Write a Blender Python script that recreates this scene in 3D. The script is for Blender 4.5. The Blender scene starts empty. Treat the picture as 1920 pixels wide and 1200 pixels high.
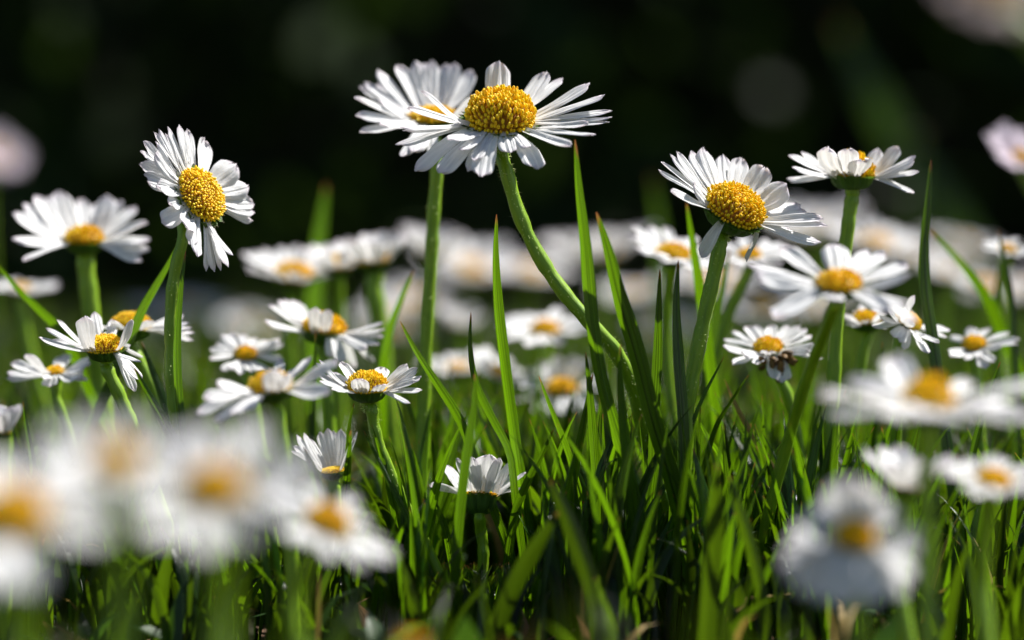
import bpy, math, random
import numpy as np
from mathutils import Vector, Matrix

# ------------------------------------------------------------------ camera, sky, sun, exposure
scn = bpy.context.scene
C = scn.collection
FPX = 1920 * 100 / 36.0            # focal length in photo pixels (100 mm lens)
CAM_Z = 0.048
PITCH = math.radians(1.93)
FOCUS = 0.3165
cd = bpy.data.cameras.new('camera'); cam = bpy.data.objects.new('camera', cd); C.objects.link(cam)
cd.lens = 100; cd.sensor_width = 36; cd.clip_start = 0.005; cd.clip_end = 60
cam.location = (0, 0, CAM_Z); cam.rotation_euler = (math.radians(90) - PITCH, 0, 0)
cd.dof.use_dof = True; cd.dof.focus_distance = FOCUS; cd.dof.aperture_fstop = 10.5
cd.dof.aperture_blades = 0
scn.camera = cam

SUN = Vector((0.50, 0.35, 0.79)).normalized()
w = bpy.data.worlds.new('World'); scn.world = w; w.use_nodes = True
nt = w.node_tree; nt.nodes.clear()
sky = nt.nodes.new('ShaderNodeTexSky'); sky.sky_type = 'NISHITA'; sky.sun_disc = False
sky.sun_elevation = math.asin(SUN.z); sky.sun_rotation = math.atan2(SUN.x, SUN.y)
bg = nt.nodes.new('ShaderNodeBackground'); bg.inputs[1].default_value = 0.05
wo = nt.nodes.new('ShaderNodeOutputWorld')
nt.links.new(sky.outputs[0], bg.inputs[0]); nt.links.new(bg.outputs[0], wo.inputs[0])
sl = bpy.data.lights.new('sun', 'SUN'); sl.energy = 4.9; sl.angle = math.radians(0.5); sl.color = (1, 0.965, 0.91)
so = bpy.data.objects.new('sun', sl); C.objects.link(so)
so.rotation_euler = (-SUN).to_track_quat('-Z', 'Y').to_euler(); so.location = SUN * 3
scn.view_settings.view_transform = 'Standard'; scn.view_settings.look = 'None'
scn.view_settings.gamma = 1; scn.view_settings.exposure = 0.95
scn.cycles.max_bounces = 6; scn.cycles.diffuse_bounces = 3; scn.cycles.glossy_bounces = 2
scn.cycles.transmission_bounces = 4; scn.cycles.transparent_max_bounces = 4
scn.cycles.sample_clamp_indirect = 4; scn.cycles.use_denoising = True

# ------------------------------------------------------------------ helpers
FWD = Vector((0, math.cos(PITCH), -math.sin(PITCH)))
UPV = Vector((0, math.sin(PITCH), math.cos(PITCH)))
def P(px, py, d):
    """world point seen at photo pixel px,py at distance d"""
    return Vector((0, 0, CAM_Z)) + FWD * d + Vector((1, 0, 0)) * ((px - 960) / FPX * d) + UPV * ((600 - py) / FPX * d)

def mk(name, v, f, mat, parent=None, st=None, smooth=True):
    me = bpy.data.meshes.new(name)
    v = np.asarray(v, dtype=np.float32).reshape(-1, 3)
    if isinstance(f, np.ndarray):
        me.vertices.add(len(v)); me.vertices.foreach_set('co', v.ravel())
        n, k = f.shape
        me.loops.add(n * k); me.loops.foreach_set('vertex_index', f.ravel().astype(np.int32))
        me.polygons.add(n); me.polygons.foreach_set('loop_start', (np.arange(n) * k).astype(np.int32))
        me.update(calc_edges=True)
    else:
        me.from_pydata(v.tolist(), [], f)
    if smooth: me.polygons.foreach_set('use_smooth', [True] * len(me.polygons))
    if st is not None:
        a = me.attributes.new('st', 'FLOAT_VECTOR', 'POINT')
        a.data.foreach_set('vector', np.asarray(st, dtype=np.float32).ravel())
    me.materials.append(mat)
    o = bpy.data.objects.new(name, me); C.objects.link(o)
    if parent is not None: o.parent = parent
    return o

def empty(name, loc, label, cat, group=None):
    o = bpy.data.objects.new(name, None); C.objects.link(o); o.location = loc
    o.empty_display_size = 0.002
    o['label'] = label; o['category'] = cat
    if group: o['group'] = group
    return o

def grid_faces(nr, nc, off=0, wrap=False):
    r = np.arange(nr - 1)[:, None]; c = np.arange(nc if wrap else nc - 1)[None, :]
    a = r * nc + c; b = r * nc + (c + 1) % nc
    return (np.stack([a, b, b + nc, a + nc], -1).reshape(-1, 4) + off).astype(np.int32)

class MB:
    def __init__(s): s.v = []; s.f = []; s.st = []; s.n = 0
    def add(s, v, f, st):
        v = np.asarray(v, float).reshape(-1, 3); s.v.append(v); s.f.append(np.asarray(f) + s.n)
        s.st.append(np.broadcast_to(np.asarray(st, float), (len(v), 3))); s.n += len(v)
    def build(s, name, mat, parent=None, smooth=True):
        return mk(name, np.concatenate(s.v), np.concatenate(s.f).astype(np.int32), mat, parent, np.concatenate(s.st), smooth)

def catmull(pts, n=8):
    p = [np.array(q, float) for q in pts]
    p = [2 * p[0] - p[1]] + p + [2 * p[-1] - p[-2]]
    out = []
    for i in range(1, len(p) - 2):
        for k in range(n):
            t = k / n
            out.append(0.5 * ((2 * p[i]) + (-p[i-1] + p[i+1]) * t + (2*p[i-1] - 5*p[i] + 4*p[i+1] - p[i+2]) * t*t + (-p[i-1] + 3*p[i] - 3*p[i+1] + p[i+2]) * t**3))
    out.append(p[-2]); return np.array(out)

def frames(path, side):
    t = np.gradient(path, axis=0); t /= np.linalg.norm(t, axis=1)[:, None] + 1e-12
    s = np.array(side, float); S = []
    for k in range(len(path)):
        s = s - t[k] * s.dot(t[k]); s /= np.linalg.norm(s) + 1e-12; S.append(s.copy())
    S = np.array(S); return t, S, np.cross(S, t)

# ------------------------------------------------------------------ materials
def new_mat(name):
    m = bpy.data.materials.new(name); m.use_nodes = True; m.node_tree.nodes.clear(); return m, m.node_tree.nodes, m.node_tree.links
def N(nodes, t, **kw):
    n = nodes.new('ShaderNode' + t)
    for k, v in kw.items(): setattr(n, k, v)
    return n
def math_n(nodes, links, op, a, b=None, clamp=False):
    n = N(nodes, 'Math', operation=op); n.use_clamp = clamp
    for i, x in enumerate([a, b]):
        if x is None: continue
        if hasattr(x, 'is_linked') or hasattr(x, 'links'): links.new(x, n.inputs[i])
        else: n.inputs[i].default_value = x
    return n.outputs[0]
def mix_n(nodes, links, fac, a, b):
    n = N(nodes, 'Mix', data_type='RGBA')
    for s, x in ((0, fac), (6, a), (7, b)):
        if isinstance(x, (tuple, float, int)): n.inputs[s].default_value = x if not isinstance(x, tuple) else (*x, 1)
        else: links.new(x, n.inputs[s])
    return n.outputs[2]
def leafy(name, dif, trans, tfac, rough, spec, vein=0.35, bump=0.25, tipcol=None, tip0=0.9, var=0.35, basecol=None, streak=9.0, rib=0.0):
    """thin plant tissue: reflects, lets light through, has lengthwise veins"""
    m, n, l = new_mat(name)
    at = N(n, 'Attribute', attribute_name='st'); sp = N(n, 'SeparateXYZ'); l.new(at.outputs['Vector'], sp.inputs[0])
    u, v, tn = sp.outputs[0], sp.outputs[1], sp.outputs[2]
    cb = N(n, 'CombineXYZ'); l.new(math_n(n, l, 'MULTIPLY', u, streak), cb.inputs[0]); l.new(math_n(n, l, 'MULTIPLY', v, 1.6), cb.inputs[1])
    l.new(math_n(n, l, 'MULTIPLY', tn, 37.0), cb.inputs[2])
    no = N(n, 'TexNoise'); no.inputs['Scale'].default_value = 1.0; no.inputs['Detail'].default_value = 3; l.new(cb.outputs[0], no.inputs['Vector'])
    cb2 = N(n, 'CombineXYZ'); l.new(math_n(n, l, 'MULTIPLY', u, 1.5), cb2.inputs[0]); l.new(math_n(n, l, 'MULTIPLY', v, 5.0), cb2.inputs[1]); l.new(math_n(n, l, 'MULTIPLY', tn, 91.0), cb2.inputs[2])
    no2 = N(n, 'TexNoise'); no2.inputs['Scale'].default_value = 1.2; no2.inputs['Detail'].default_value = 4; l.new(cb2.outputs[0], no2.inputs['Vector'])
    g = math_n(n, l, 'ADD', math_n(n, l, 'MULTIPLY', math_n(n, l, 'SUBTRACT', no.outputs[0], 0.5), vein * 3), math_n(n, l, 'MULTIPLY', math_n(n, l, 'SUBTRACT', no2.outputs[0], 0.5), vein * 1.2))
    g = math_n(n, l, 'ADD', g, math_n(n, l, 'MULTIPLY', math_n(n, l, 'SUBTRACT', tn, 0.5), var))
    g = math_n(n, l, 'ADD', g, 1.0)
    if rib:
        au = math_n(n, l, 'ABSOLUTE', u)
        g = math_n(n, l, 'SUBTRACT', g, math_n(n, l, 'MULTIPLY', math_n(n, l, 'SUBTRACT', 1.0, math_n(n, l, 'MULTIPLY', au, 4.5), True), rib))
        g = math_n(n, l, 'MAXIMUM', g, 0.12)
    def scaled(col):
        x = N(n, 'VectorMath', operation='SCALE'); 
        if isinstance(col, tuple): x.inputs[0].default_value = col
        else: l.new(col, x.inputs[0])
        l.new(g, x.inputs['Scale']); return x.outputs[0]
    def tips(col):
        c = col
        if basecol:
            f = math_n(n, l, 'SUBTRACT', 1.0, math_n(n, l, 'MULTIPLY', v, 1 / basecol[1]), True)
            c = mix_n(n, l, f, c, basecol[0])
        if tipcol:
            f = math_n(n, l, 'MULTIPLY', math_n(n, l, 'SUBTRACT', math_n(n, l, 'ADD', v, math_n(n, l, 'MULTIPLY', math_n(n, l, 'SUBTRACT', no2.outputs[0], 0.5), 0.1)), tip0), 1 / (1 - tip0) * 1.3, True)
            c = mix_n(n, l, f, c, tipcol)
        return c
    pb = N(n, 'BsdfPrincipled'); l.new(tips(scaled(dif)), pb.inputs['Base Color'])
    pb.inputs['Roughness'].default_value = rough; pb.inputs['Specular IOR Level'].default_value = spec
    tr = N(n, 'BsdfTranslucent'); l.new(tips(scaled(trans)), tr.inputs[0])
    bp = N(n, 'Bump'); bp.inputs['Strength'].default_value = bump; bp.inputs['Distance'].default_value = 0.00025
    l.new(no.outputs[0], bp.inputs['Height']); l.new(bp.outputs[0], pb.inputs['Normal']); l.new(bp.outputs[0], tr.inputs['Normal'])
    mx = N(n, 'MixShader'); mx.inputs[0].default_value = tfac; l.new(pb.outputs[0], mx.inputs[1]); l.new(tr.outputs[0], mx.inputs[2])
    o = N(n, 'OutputMaterial'); l.new(mx.outputs[0], o.inputs[0]); return m

M_PETAL = leafy('white_petal', (0.88, 0.88, 0.885), (0.88, 0.87, 0.86), 0.29, 0.55, 0.25, vein=0.17, bump=1.0, tipcol=(0.80, 0.74, 0.79), tip0=0.80, var=0.10, basecol=((0.80, 0.78, 0.50), 0.12), streak=4.0)
M_DRAB = leafy('drab_petal', (0.42, 0.33, 0.33), (0.40, 0.30, 0.28), 0.2, 0.6, 0.2, vein=0.3, bump=0.6)  # darker pinkish brown over the whole petal
M_PINK = leafy('pink_petal', (0.80, 0.70, 0.78), (0.7, 0.55, 0.66), 0.22, 0.55, 0.2, vein=0.15, bump=0.6)
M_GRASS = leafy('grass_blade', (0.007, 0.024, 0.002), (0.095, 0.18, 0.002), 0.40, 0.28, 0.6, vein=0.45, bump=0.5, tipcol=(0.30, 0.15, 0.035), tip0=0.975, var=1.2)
M_GRASS_HERO = leafy('grass_blade_lit', (0.013, 0.046, 0.003), (0.14, 0.30, 0.003), 0.46, 0.26, 0.6, vein=0.5, bump=1.0, tipcol=(0.42, 0.15, 0.05), tip0=0.975, var=0.8, streak=4.5, rib=0.38)  # brighter copy of the grass tone, with sunlit glow put into its colour
M_DRY = leafy('dry_grass', (0.36, 0.25, 0.07), (0.35, 0.24, 0.05), 0.3, 0.5, 0.3, vein=0.3, bump=0.5, var=0.4)
M_HERB = leafy('leaf_green', (0.022, 0.06, 0.012), (0.06, 0.14, 0.008), 0.35, 0.42, 0.4, vein=0.25, bump=0.5, var=0.8, streak=3)
M_BRACT = leafy('bract_green', (0.075, 0.17, 0.022), (0.18, 0.34, 0.02), 0.3, 0.5, 0.3, vein=0.3, bump=0.6, var=0.4, tipcol=(0.10, 0.09, 0.04), tip0=0.8)
M_LITTER = leafy('dead_leaf', (0.30, 0.18, 0.11), (0.30, 0.16, 0.08), 0.2, 0.6, 0.2, vein=0.5, bump=0.8, var=1.2)
M_HEDGE = leafy('hedge_leaf', (0.020, 0.04, 0.010), (0.045, 0.09, 0.010), 0.28, 0.6, 0.12, var=0.9)

def stem_mat():
    m, n, l = new_mat('stem_green')
    at = N(n, 'Attribute', attribute_name='st'); sp = N(n, 'SeparateXYZ'); l.new(at.outputs['Vector'], sp.inputs[0])
    cb = N(n, 'CombineXYZ'); l.new(math_n(n, l, 'MULTIPLY', sp.outputs[0], 6.0), cb.inputs[0]); l.new(math_n(n, l, 'MULTIPLY', sp.outputs[1], 5.0), cb.inputs[1])
    no = N(n, 'TexNoise'); no.inputs['Scale'].default_value = 1; no.inputs['Detail'].default_value = 4; l.new(cb.outputs[0], no.inputs['Vector'])
    c = mix_n(n, l, no.outputs[0], (0.05, 0.17, 0.004), (0.32, 0.48, 0.010))
    pb = N(n, 'BsdfPrincipled'); l.new(c, pb.inputs['Base Color']); pb.inputs['Roughness'].default_value = 0.42
    pb.inputs['Subsurface Weight'].default_value = 0.18; pb.inputs['Subsurface Radius'].default_value = (0.6, 1.0, 0.15); pb.inputs['Subsurface Scale'].default_value = 0.0010
    bp = N(n, 'Bump'); bp.inputs['Strength'].default_value = 0.5; bp.inputs['Distance'].default_value = 0.0002
    l.new(no.outputs[0], bp.inputs['Height']); l.new(bp.outputs[0], pb.inputs['Normal'])
    o = N(n, 'OutputMaterial'); l.new(pb.outputs[0], o.inputs[0]); return m
M_STEM = stem_mat()
M_FUZZ = leafy('stem_fuzz', (0.5, 0.58, 0.25), (0.6, 0.68, 0.3), 0.5, 0.5, 0.3)
def floret_mat():
    m, n, l = new_mat('yellow_floret')
    at = N(n, 'Attribute', attribute_name='st'); sp = N(n, 'SeparateXYZ'); l.new(at.outputs['Vector'], sp.inputs[0])
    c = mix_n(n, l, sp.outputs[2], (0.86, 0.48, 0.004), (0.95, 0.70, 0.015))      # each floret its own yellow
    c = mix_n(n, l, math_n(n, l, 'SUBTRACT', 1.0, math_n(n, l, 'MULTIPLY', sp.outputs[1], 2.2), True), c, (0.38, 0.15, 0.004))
    pb = N(n, 'BsdfPrincipled'); l.new(c, pb.inputs['Base Color']); pb.inputs['Roughness'].default_value = 0.5
    pb.inputs['Specular IOR Level'].default_value = 0.3
    pb.inputs['Subsurface Weight'].default_value = 0.25; pb.inputs['Subsurface Radius'].default_value = (1, 0.6, 0.05); pb.inputs['Subsurface Scale'].default_value = 0.0003
    o = N(n, 'OutputMaterial'); l.new(pb.outputs[0], o.inputs[0]); return m
M_FLORET = floret_mat()
M_SEED = leafy('withered_seed', (0.16, 0.09, 0.03), (0.16, 0.08, 0.02), 0.1, 0.6, 0.3, vein=0.4, var=0.9)
def soil_mat():
    m, n, l = new_mat('soil')
    tc = N(n, 'TexCoord'); no = N(n, 'TexNoise'); no.inputs['Scale'].default_value = 260; no.inputs['Detail'].default_value = 8; l.new(tc.outputs['Object'], no.inputs['Vector'])
    n2 = N(n, 'TexNoise'); n2.inputs['Scale'].default_value = 28; n2.inputs['Detail'].default_value = 4; l.new(tc.outputs['Object'], n2.inputs['Vector'])
    c = mix_n(n, l, no.outputs[0], (0.018, 0.012, 0.007), (0.09, 0.06, 0.035))
    c = mix_n(n, l, n2.outputs[0], c, (0.025, 0.035, 0.010))
    pb = N(n, 'BsdfPrincipled'); l.new(c, pb.inputs['Base Color']); pb.inputs['Roughness'].default_value = 0.9
    bp = N(n, 'Bump'); bp.inputs['Strength'].default_value = 1; bp.inputs['Distance'].default_value = 0.002; l.new(no.outputs[0], bp.inputs['Height']); l.new(bp.outputs[0], pb.inputs['Normal'])
    o = N(n, 'OutputMaterial'); l.new(pb.outputs[0], o.inputs[0]); return m
M_SOIL = soil_mat()

# ------------------------------------------------------------------ ground
rng = np.random.default_rng(5)
gx = np.concatenate([np.linspace(-12, -0.9, 14), np.linspace(-0.8, 0.8, 90), np.linspace(0.9, 12, 14)])
gy = np.concatenate([np.linspace(-3, -0.1, 8), np.linspace(0.0, 1.4, 100), np.linspace(1.5, 14, 24)])
X, Y = np.meshgrid(gx, gy)
Z = 0.0012 * np.sin(X * 83 + 2 * np.sin(Y * 47)) * np.cos(Y * 71) + 0.0006 * np.sin(X * 231) * np.sin(Y * 197) - 0.0022
g = mk('ground', np.stack([X, Y, Z], -1), grid_faces(len(gy), len(gx)), M_SOIL); g['kind'] = 'structure'

# ------------------------------------------------------------------ daisy building blocks
NU, NV = 11, 18
UU = np.linspace(-1, 1, NU)
def petal_verts(p0, p3, nrm, W, rnd, t0=None, cup=0.12, notch=0.0, curl=0.0, tip=None):
    """strap-shaped ray: centre curve from p0 to p3, W its widest width; ribbed, round or notched tip"""
    p0, p3, nrm = (np.array(q, float) for q in (p0, p3, nrm))
    ch = p3 - p0; L = np.linalg.norm(ch); c = ch / L
    nrm = nrm - c * nrm.dot(c); nrm /= np.linalg.norm(nrm)
    a = np.array(t0, float) if t0 is not None else c
    p1 = p0 + (a / np.linalg.norm(a)) * L * 0.36
    p2 = p3 - c * L * 0.32 + nrm * L * curl
    vv = 1 - (1 - np.linspace(0, 1, NV)) ** 1.7
    roll = rnd.uniform(-0.25, 0.25)
    wob = rnd.uniform(-0.04, 0.04)
    asym = rnd.uniform(-0.05, 0.05)
    ph = rnd.uniform(0, 6)
    tipshape = 0.06 * np.abs(UU) ** 2.0 + asym * UU * 0.5 + notch * np.exp(-((np.abs(UU) - 0.33) / 0.13) ** 2)
    V = np.zeros((NV, NU, 3)); ST = np.zeros((NV, NU, 3)); tint = rnd.random()
    s0 = np.cross(nrm, c)
    for i, v in enumerate(vv):
        for j, u in enumerate(UU):
            t = v * (1 - tipshape[j] * v ** 2)
            b = (1-t)**3 * p0 + 3*(1-t)**2*t * p1 + 3*(1-t)*t*t * p2 + t**3 * p3
            d = 3*(1-t)**2*(p1-p0) + 6*(1-t)*t*(p2-p1) + 3*t*t*(p3-p2); d /= np.linalg.norm(d) + 1e-12
            s = s0 * math.cos(roll * v) + nrm * math.sin(roll * v); s = s - d * s.dot(d); s /= np.linalg.norm(s)
            n = np.cross(d, s); 
            if n.dot(nrm) < 0: n = -n
            wp = (0.36 + 0.64 * min(1, v / 0.55) ** 0.8 if v < 0.55 else 1.0)
            if v > 0.78: wp *= math.sqrt(max(0.0, 1 - 0.93 * ((v - 0.78) / 0.22) ** 2.4))
            off = s * u * wp * W / 2 + s * wob * L * math.sin(v * 3)
            hz = cup * W * (u * u - 0.3) + 0.045 * W * math.cos(u * 9.2) * min(1, v * 4) + 0.02 * W * math.sin(v * 9 + u * 2 + ph)
            V[i, j] = b + off + n * hz; ST[i, j] = (u + tint * 0.001, v, tint)
    return V.reshape(-1, 3), ST.reshape(-1, 3)
PF = grid_faces(NV, NU)

def disc_mesh(nf, hi, seed, hr=0.58):
    """domed centre, radius 1: nf florets in a spiral over a dome"""
    rnd = random.Random(seed); mb = MB()
    th = np.linspace(0, 2 * math.pi, 20, endpoint=False); V = []
    for k in range(7):
        a = k / 6 * math.pi / 2
        V.append(np.stack([0.93 * np.cos(th) * math.cos(a), 0.93 * np.sin(th) * math.cos(a), np.full(20, hr * 0.84 * math.sin(a) - 0.05)], -1) * (0.93, 0.93, 1))
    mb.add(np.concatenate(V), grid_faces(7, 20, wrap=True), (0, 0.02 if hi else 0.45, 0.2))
    seg = 7 if hi else 5
    prof = [(0.62, 0.0), (0.66, 0.35), (0.95, 0.62), (1.0, 0.8), (0.72, 0.96), (0.15, 1.02)] if hi else [(0.7, 0), (1, 0.6), (0.55, 1.0)]
    fr = 1.02 / math.sqrt(nf) * 1.0
    for i in range(nf):
        q = (i + 0.5) / nf; r = math.sqrt(q); az = i * 2.39996 + rnd.uniform(-0.05, 0.05)
        al = math.acos(min(1, r)) ** 1.0
        if r > 0.985: al = 0.05
        rr = r * 0.97
        z = hr * math.sqrt(max(0, 1 - rr * rr)) - 0.06
        pos = np.array([rr * math.cos(az), rr * math.sin(az), z])
        nn = np.array([rr * math.cos(az) * 0.8, rr * math.sin(az) * 0.8, math.sqrt(max(0, 1 - rr * rr)) / hr * 0.75 + 0.35])
        nn += np.array([rnd.uniform(-.13, .13) for _ in range(3)]); nn /= np.linalg.norm(nn)
        t = np.cross(nn, (0.3, 0.5, 0.1)); t /= np.linalg.norm(t); b = np.cross(nn, t)
        ln = (0.15 if r > 0.35 else 0.11) * rnd.uniform(0.6, 1.6) * (0.75 if r < 0.3 else 1); rad = fr * rnd.uniform(0.6, 1.0) * (0.85 if r < 0.3 else 1)
        ph = np.linspace(0, 2 * math.pi, seg, endpoint=False)
        rows = [pos + nn * ln * h + (np.cos(ph)[:, None] * t + np.sin(ph)[:, None] * b) * rad * w_ for w_, h in prof]
        tint = min(1, max(0, rnd.gauss(0.6, 0.28)))
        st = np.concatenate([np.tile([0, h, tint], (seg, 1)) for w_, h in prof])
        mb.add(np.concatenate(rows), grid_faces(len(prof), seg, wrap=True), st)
        if not hi: continue
    nr_ = 46 if hi else 26
    for i in range(nr_ * 2):                                # outermost open florets lean out over the rays
        az = (i % nr_ + 0.5 * (i // nr_)) / nr_ * 2 * math.pi + rnd.uniform(-.04, .04); lv = i // nr_
        pos = np.array([0.84 * math.cos(az), 0.84 * math.sin(az), -0.03 + 0.09 * lv])
        nn = np.array([math.cos(az), math.sin(az), 0.12 + 0.22 * lv + rnd.uniform(-.12, .15)]); nn /= np.linalg.norm(nn)
        t = np.cross(nn, (0, 0, 1)); t /= np.linalg.norm(t); b = np.cross(nn, t)
        ln = 0.20 * rnd.uniform(0.75, 1.2); rad = fr * rnd.uniform(0.75, 1.0); ph = np.linspace(0, 2 * math.pi, seg, endpoint=False)
        rows = [pos + nn * ln * h + (np.cos(ph)[:, None] * t + np.sin(ph)[:, None] * b) * rad * w_ for w_, h in prof]
        st = np.concatenate([np.tile([0, h, min(1, max(0, rnd.gauss(0.5, 0.25)))], (seg, 1)) for w_, h in prof])
        mb.add(np.concatenate(rows), grid_faces(len(prof), seg, wrap=True), st)
    return mb
def cup_mb(rs, seed, depth=0.62, spread=1.0):
    """green cup under the rays, radius 1: funnel and two rows of bracts; rs = stem radius"""
    rnd = random.Random(seed); mb = MB()
    prof = [(rs * 1.05, -depth - 0.12), (rs * 1.25, -depth), (0.62, -depth * 0.80), (0.86, -depth * 0.45), (0.95, -0.12), (0.90, -0.02)]
    th = np.linspace(0, 2 * math.pi, 18, endpoint=False)
    mb.add(np.concatenate([np.stack([r * np.cos(th), r * np.sin(th), np.full(18, z)], -1) for r, z in prof]), grid_faces(len(prof), 18, wrap=True), (0.1, 0.3, 0.4))
    for row in range(2):
        n = 13
        for k in range(n):
            az = (k + 0.5 * row) / n * 2 * math.pi + rnd.uniform(-.08, .08)
            o = np.array([math.cos(az), math.sin(az), 0]); s = np.array([-math.sin(az), math.cos(az), 0])
            ext = rnd.uniform(0.95, 1.12) * spread; wd = 0.30 * rnd.uniform(.85, 1.1); tn = rnd.random()
            V = []; ST = []
            for i in range(8):
                v = i / 7
                if v < 0.6:
                    q = v / 0.6; r = rs * 1.3 + (0.92 - rs) * math.sin(q * math.pi / 2) ; z = -depth * math.cos(q * math.pi / 2) ** 0.9
                else:
                    q = (v - 0.6) / 0.4; r = 0.93 + rs * .3 + (ext - 0.9) * q + 0.14 * q; z = 0.0 + 0.06 * q - (0.04 if row else 0.0)
                r += 0.05 - 0.02 * row; z -= 0.035
                wv = wd * (0.35 + 0.65 * math.sin(min(1, v / 0.55) * math.pi / 2)) * (1 if v < .7 else math.sqrt(max(0.02, 1 - ((v - .7) / .3) ** 2)))
                for u in (-1, -0.5, 0, 0.5, 1):
                    V.append(o * (r - 0.06 * u * u) + s * u * wv * 0.5 + np.array([0, 0, z])); ST.append((u, v, tn))
            mb.add(V, grid_faces(8, 5), ST)
    return mb
def tube(mb, path, rad, seg=10, rib=0.06, tint=0.5):
    t, S, Bn = frames(path, (1, 0, 0)); ph = np.linspace(0, 2 * math.pi, seg, endpoint=False)
    L = np.cumsum(np.r_[0, np.linalg.norm(np.diff(path, axis=0), axis=1)])
    V = []; ST = []
    for k in range(len(path)):
        r = rad[k] * (1 + rib * np.cos(ph * 5))
        V.append(path[k] + (np.cos(ph) * r)[:, None] * S[k] + (np.sin(ph) * r)[:, None] * Bn[k])
        ST.append(np.stack([np.abs(ph / math.pi - 1), np.full(seg, L[k] * 60), np.full(seg, tint)], -1))
    mb.add(np.concatenate(V), grid_faces(len(path), seg, wrap=True), np.concatenate(ST))
def hairs(mb, path, rad, n, rnd):
    t, S, Bn = frames(path, (1, 0, 0))
    for _ in range(n):
        k = rnd.randrange(2, len(path) - 1); a = rnd.uniform(0, 6.283); q = rnd.random()
        p = path[k] * q + path[k-1] * (1 - q)
        o = S[k] * math.cos(a) + Bn[k] * math.sin(a); b = np.cross(o, t[k])
        p = p + o * rad[k] * 0.97; ln = rnd.uniform(0.0002, 0.0005); wd = 0.00005
        tip = p + o * ln + t[k] * rnd.uniform(-.5, .5) * ln
        mb.add([p - b * wd, p + b * wd, tip + b * wd * .3, tip - b * wd * .3], np.array([[0, 1, 2, 3]]), (0.5, 0.5, 0.9))

DAISIES = 'white daisies standing in the lawn'
DISC_HI = [disc_mesh(310, True, s) for s in (1, 2)]
DISC_LO = disc_mesh(110, False, 3)
_disc_cache = {}
def disc_object(kind, parent, mat4):
    key = kind
    if key not in _disc_cache:
        mb = DISC_HI[kind] if isinstance(kind, int) else DISC_LO
        o = mb.build('disc', M_FLORET, parent); _disc_cache[key] = o
    else:
        o = _disc_cache[key].copy(); C.objects.link(o); o.parent = parent
    o.matrix_basis = mat4; return o
_cup = {}
def cup_object(seed, parent, mat4):
    if seed not in _cup: o = cup_mb(0.2, seed).build('involucre', M_BRACT, parent); _cup[seed] = o
    else: o = _cup[seed].copy(); C.objects.link(o); o.parent = parent
    o.matrix_basis = mat4; return o
_pv = []
def petal_variants():
    for k in range(9):
        rnd = random.Random(100 + k)
        el = rnd.uniform(-.1, .35)
        V, ST = petal_verts((0, 0, 0), (1, 0, 0), (0, 0, 1), rnd.uniform(0.28, 0.36), rnd, t0=(1, 0, el * 1.2), cup=rnd.uniform(-.15, .25), notch=rnd.choice([0, 0.03, .05]), curl=rnd.uniform(-.06, .08))
        _pv.append((V, ST))
petal_variants()
_pobj = {}

def head_frame(axis):
    A = Vector((axis[0], -axis[1], axis[2])).normalized()
    e1 = Vector((1, 0, 0)); e1 = (e1 - A * e1.dot(A)).normalized(); e2 = A.cross(e1)
    return e1, e2, A

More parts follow.
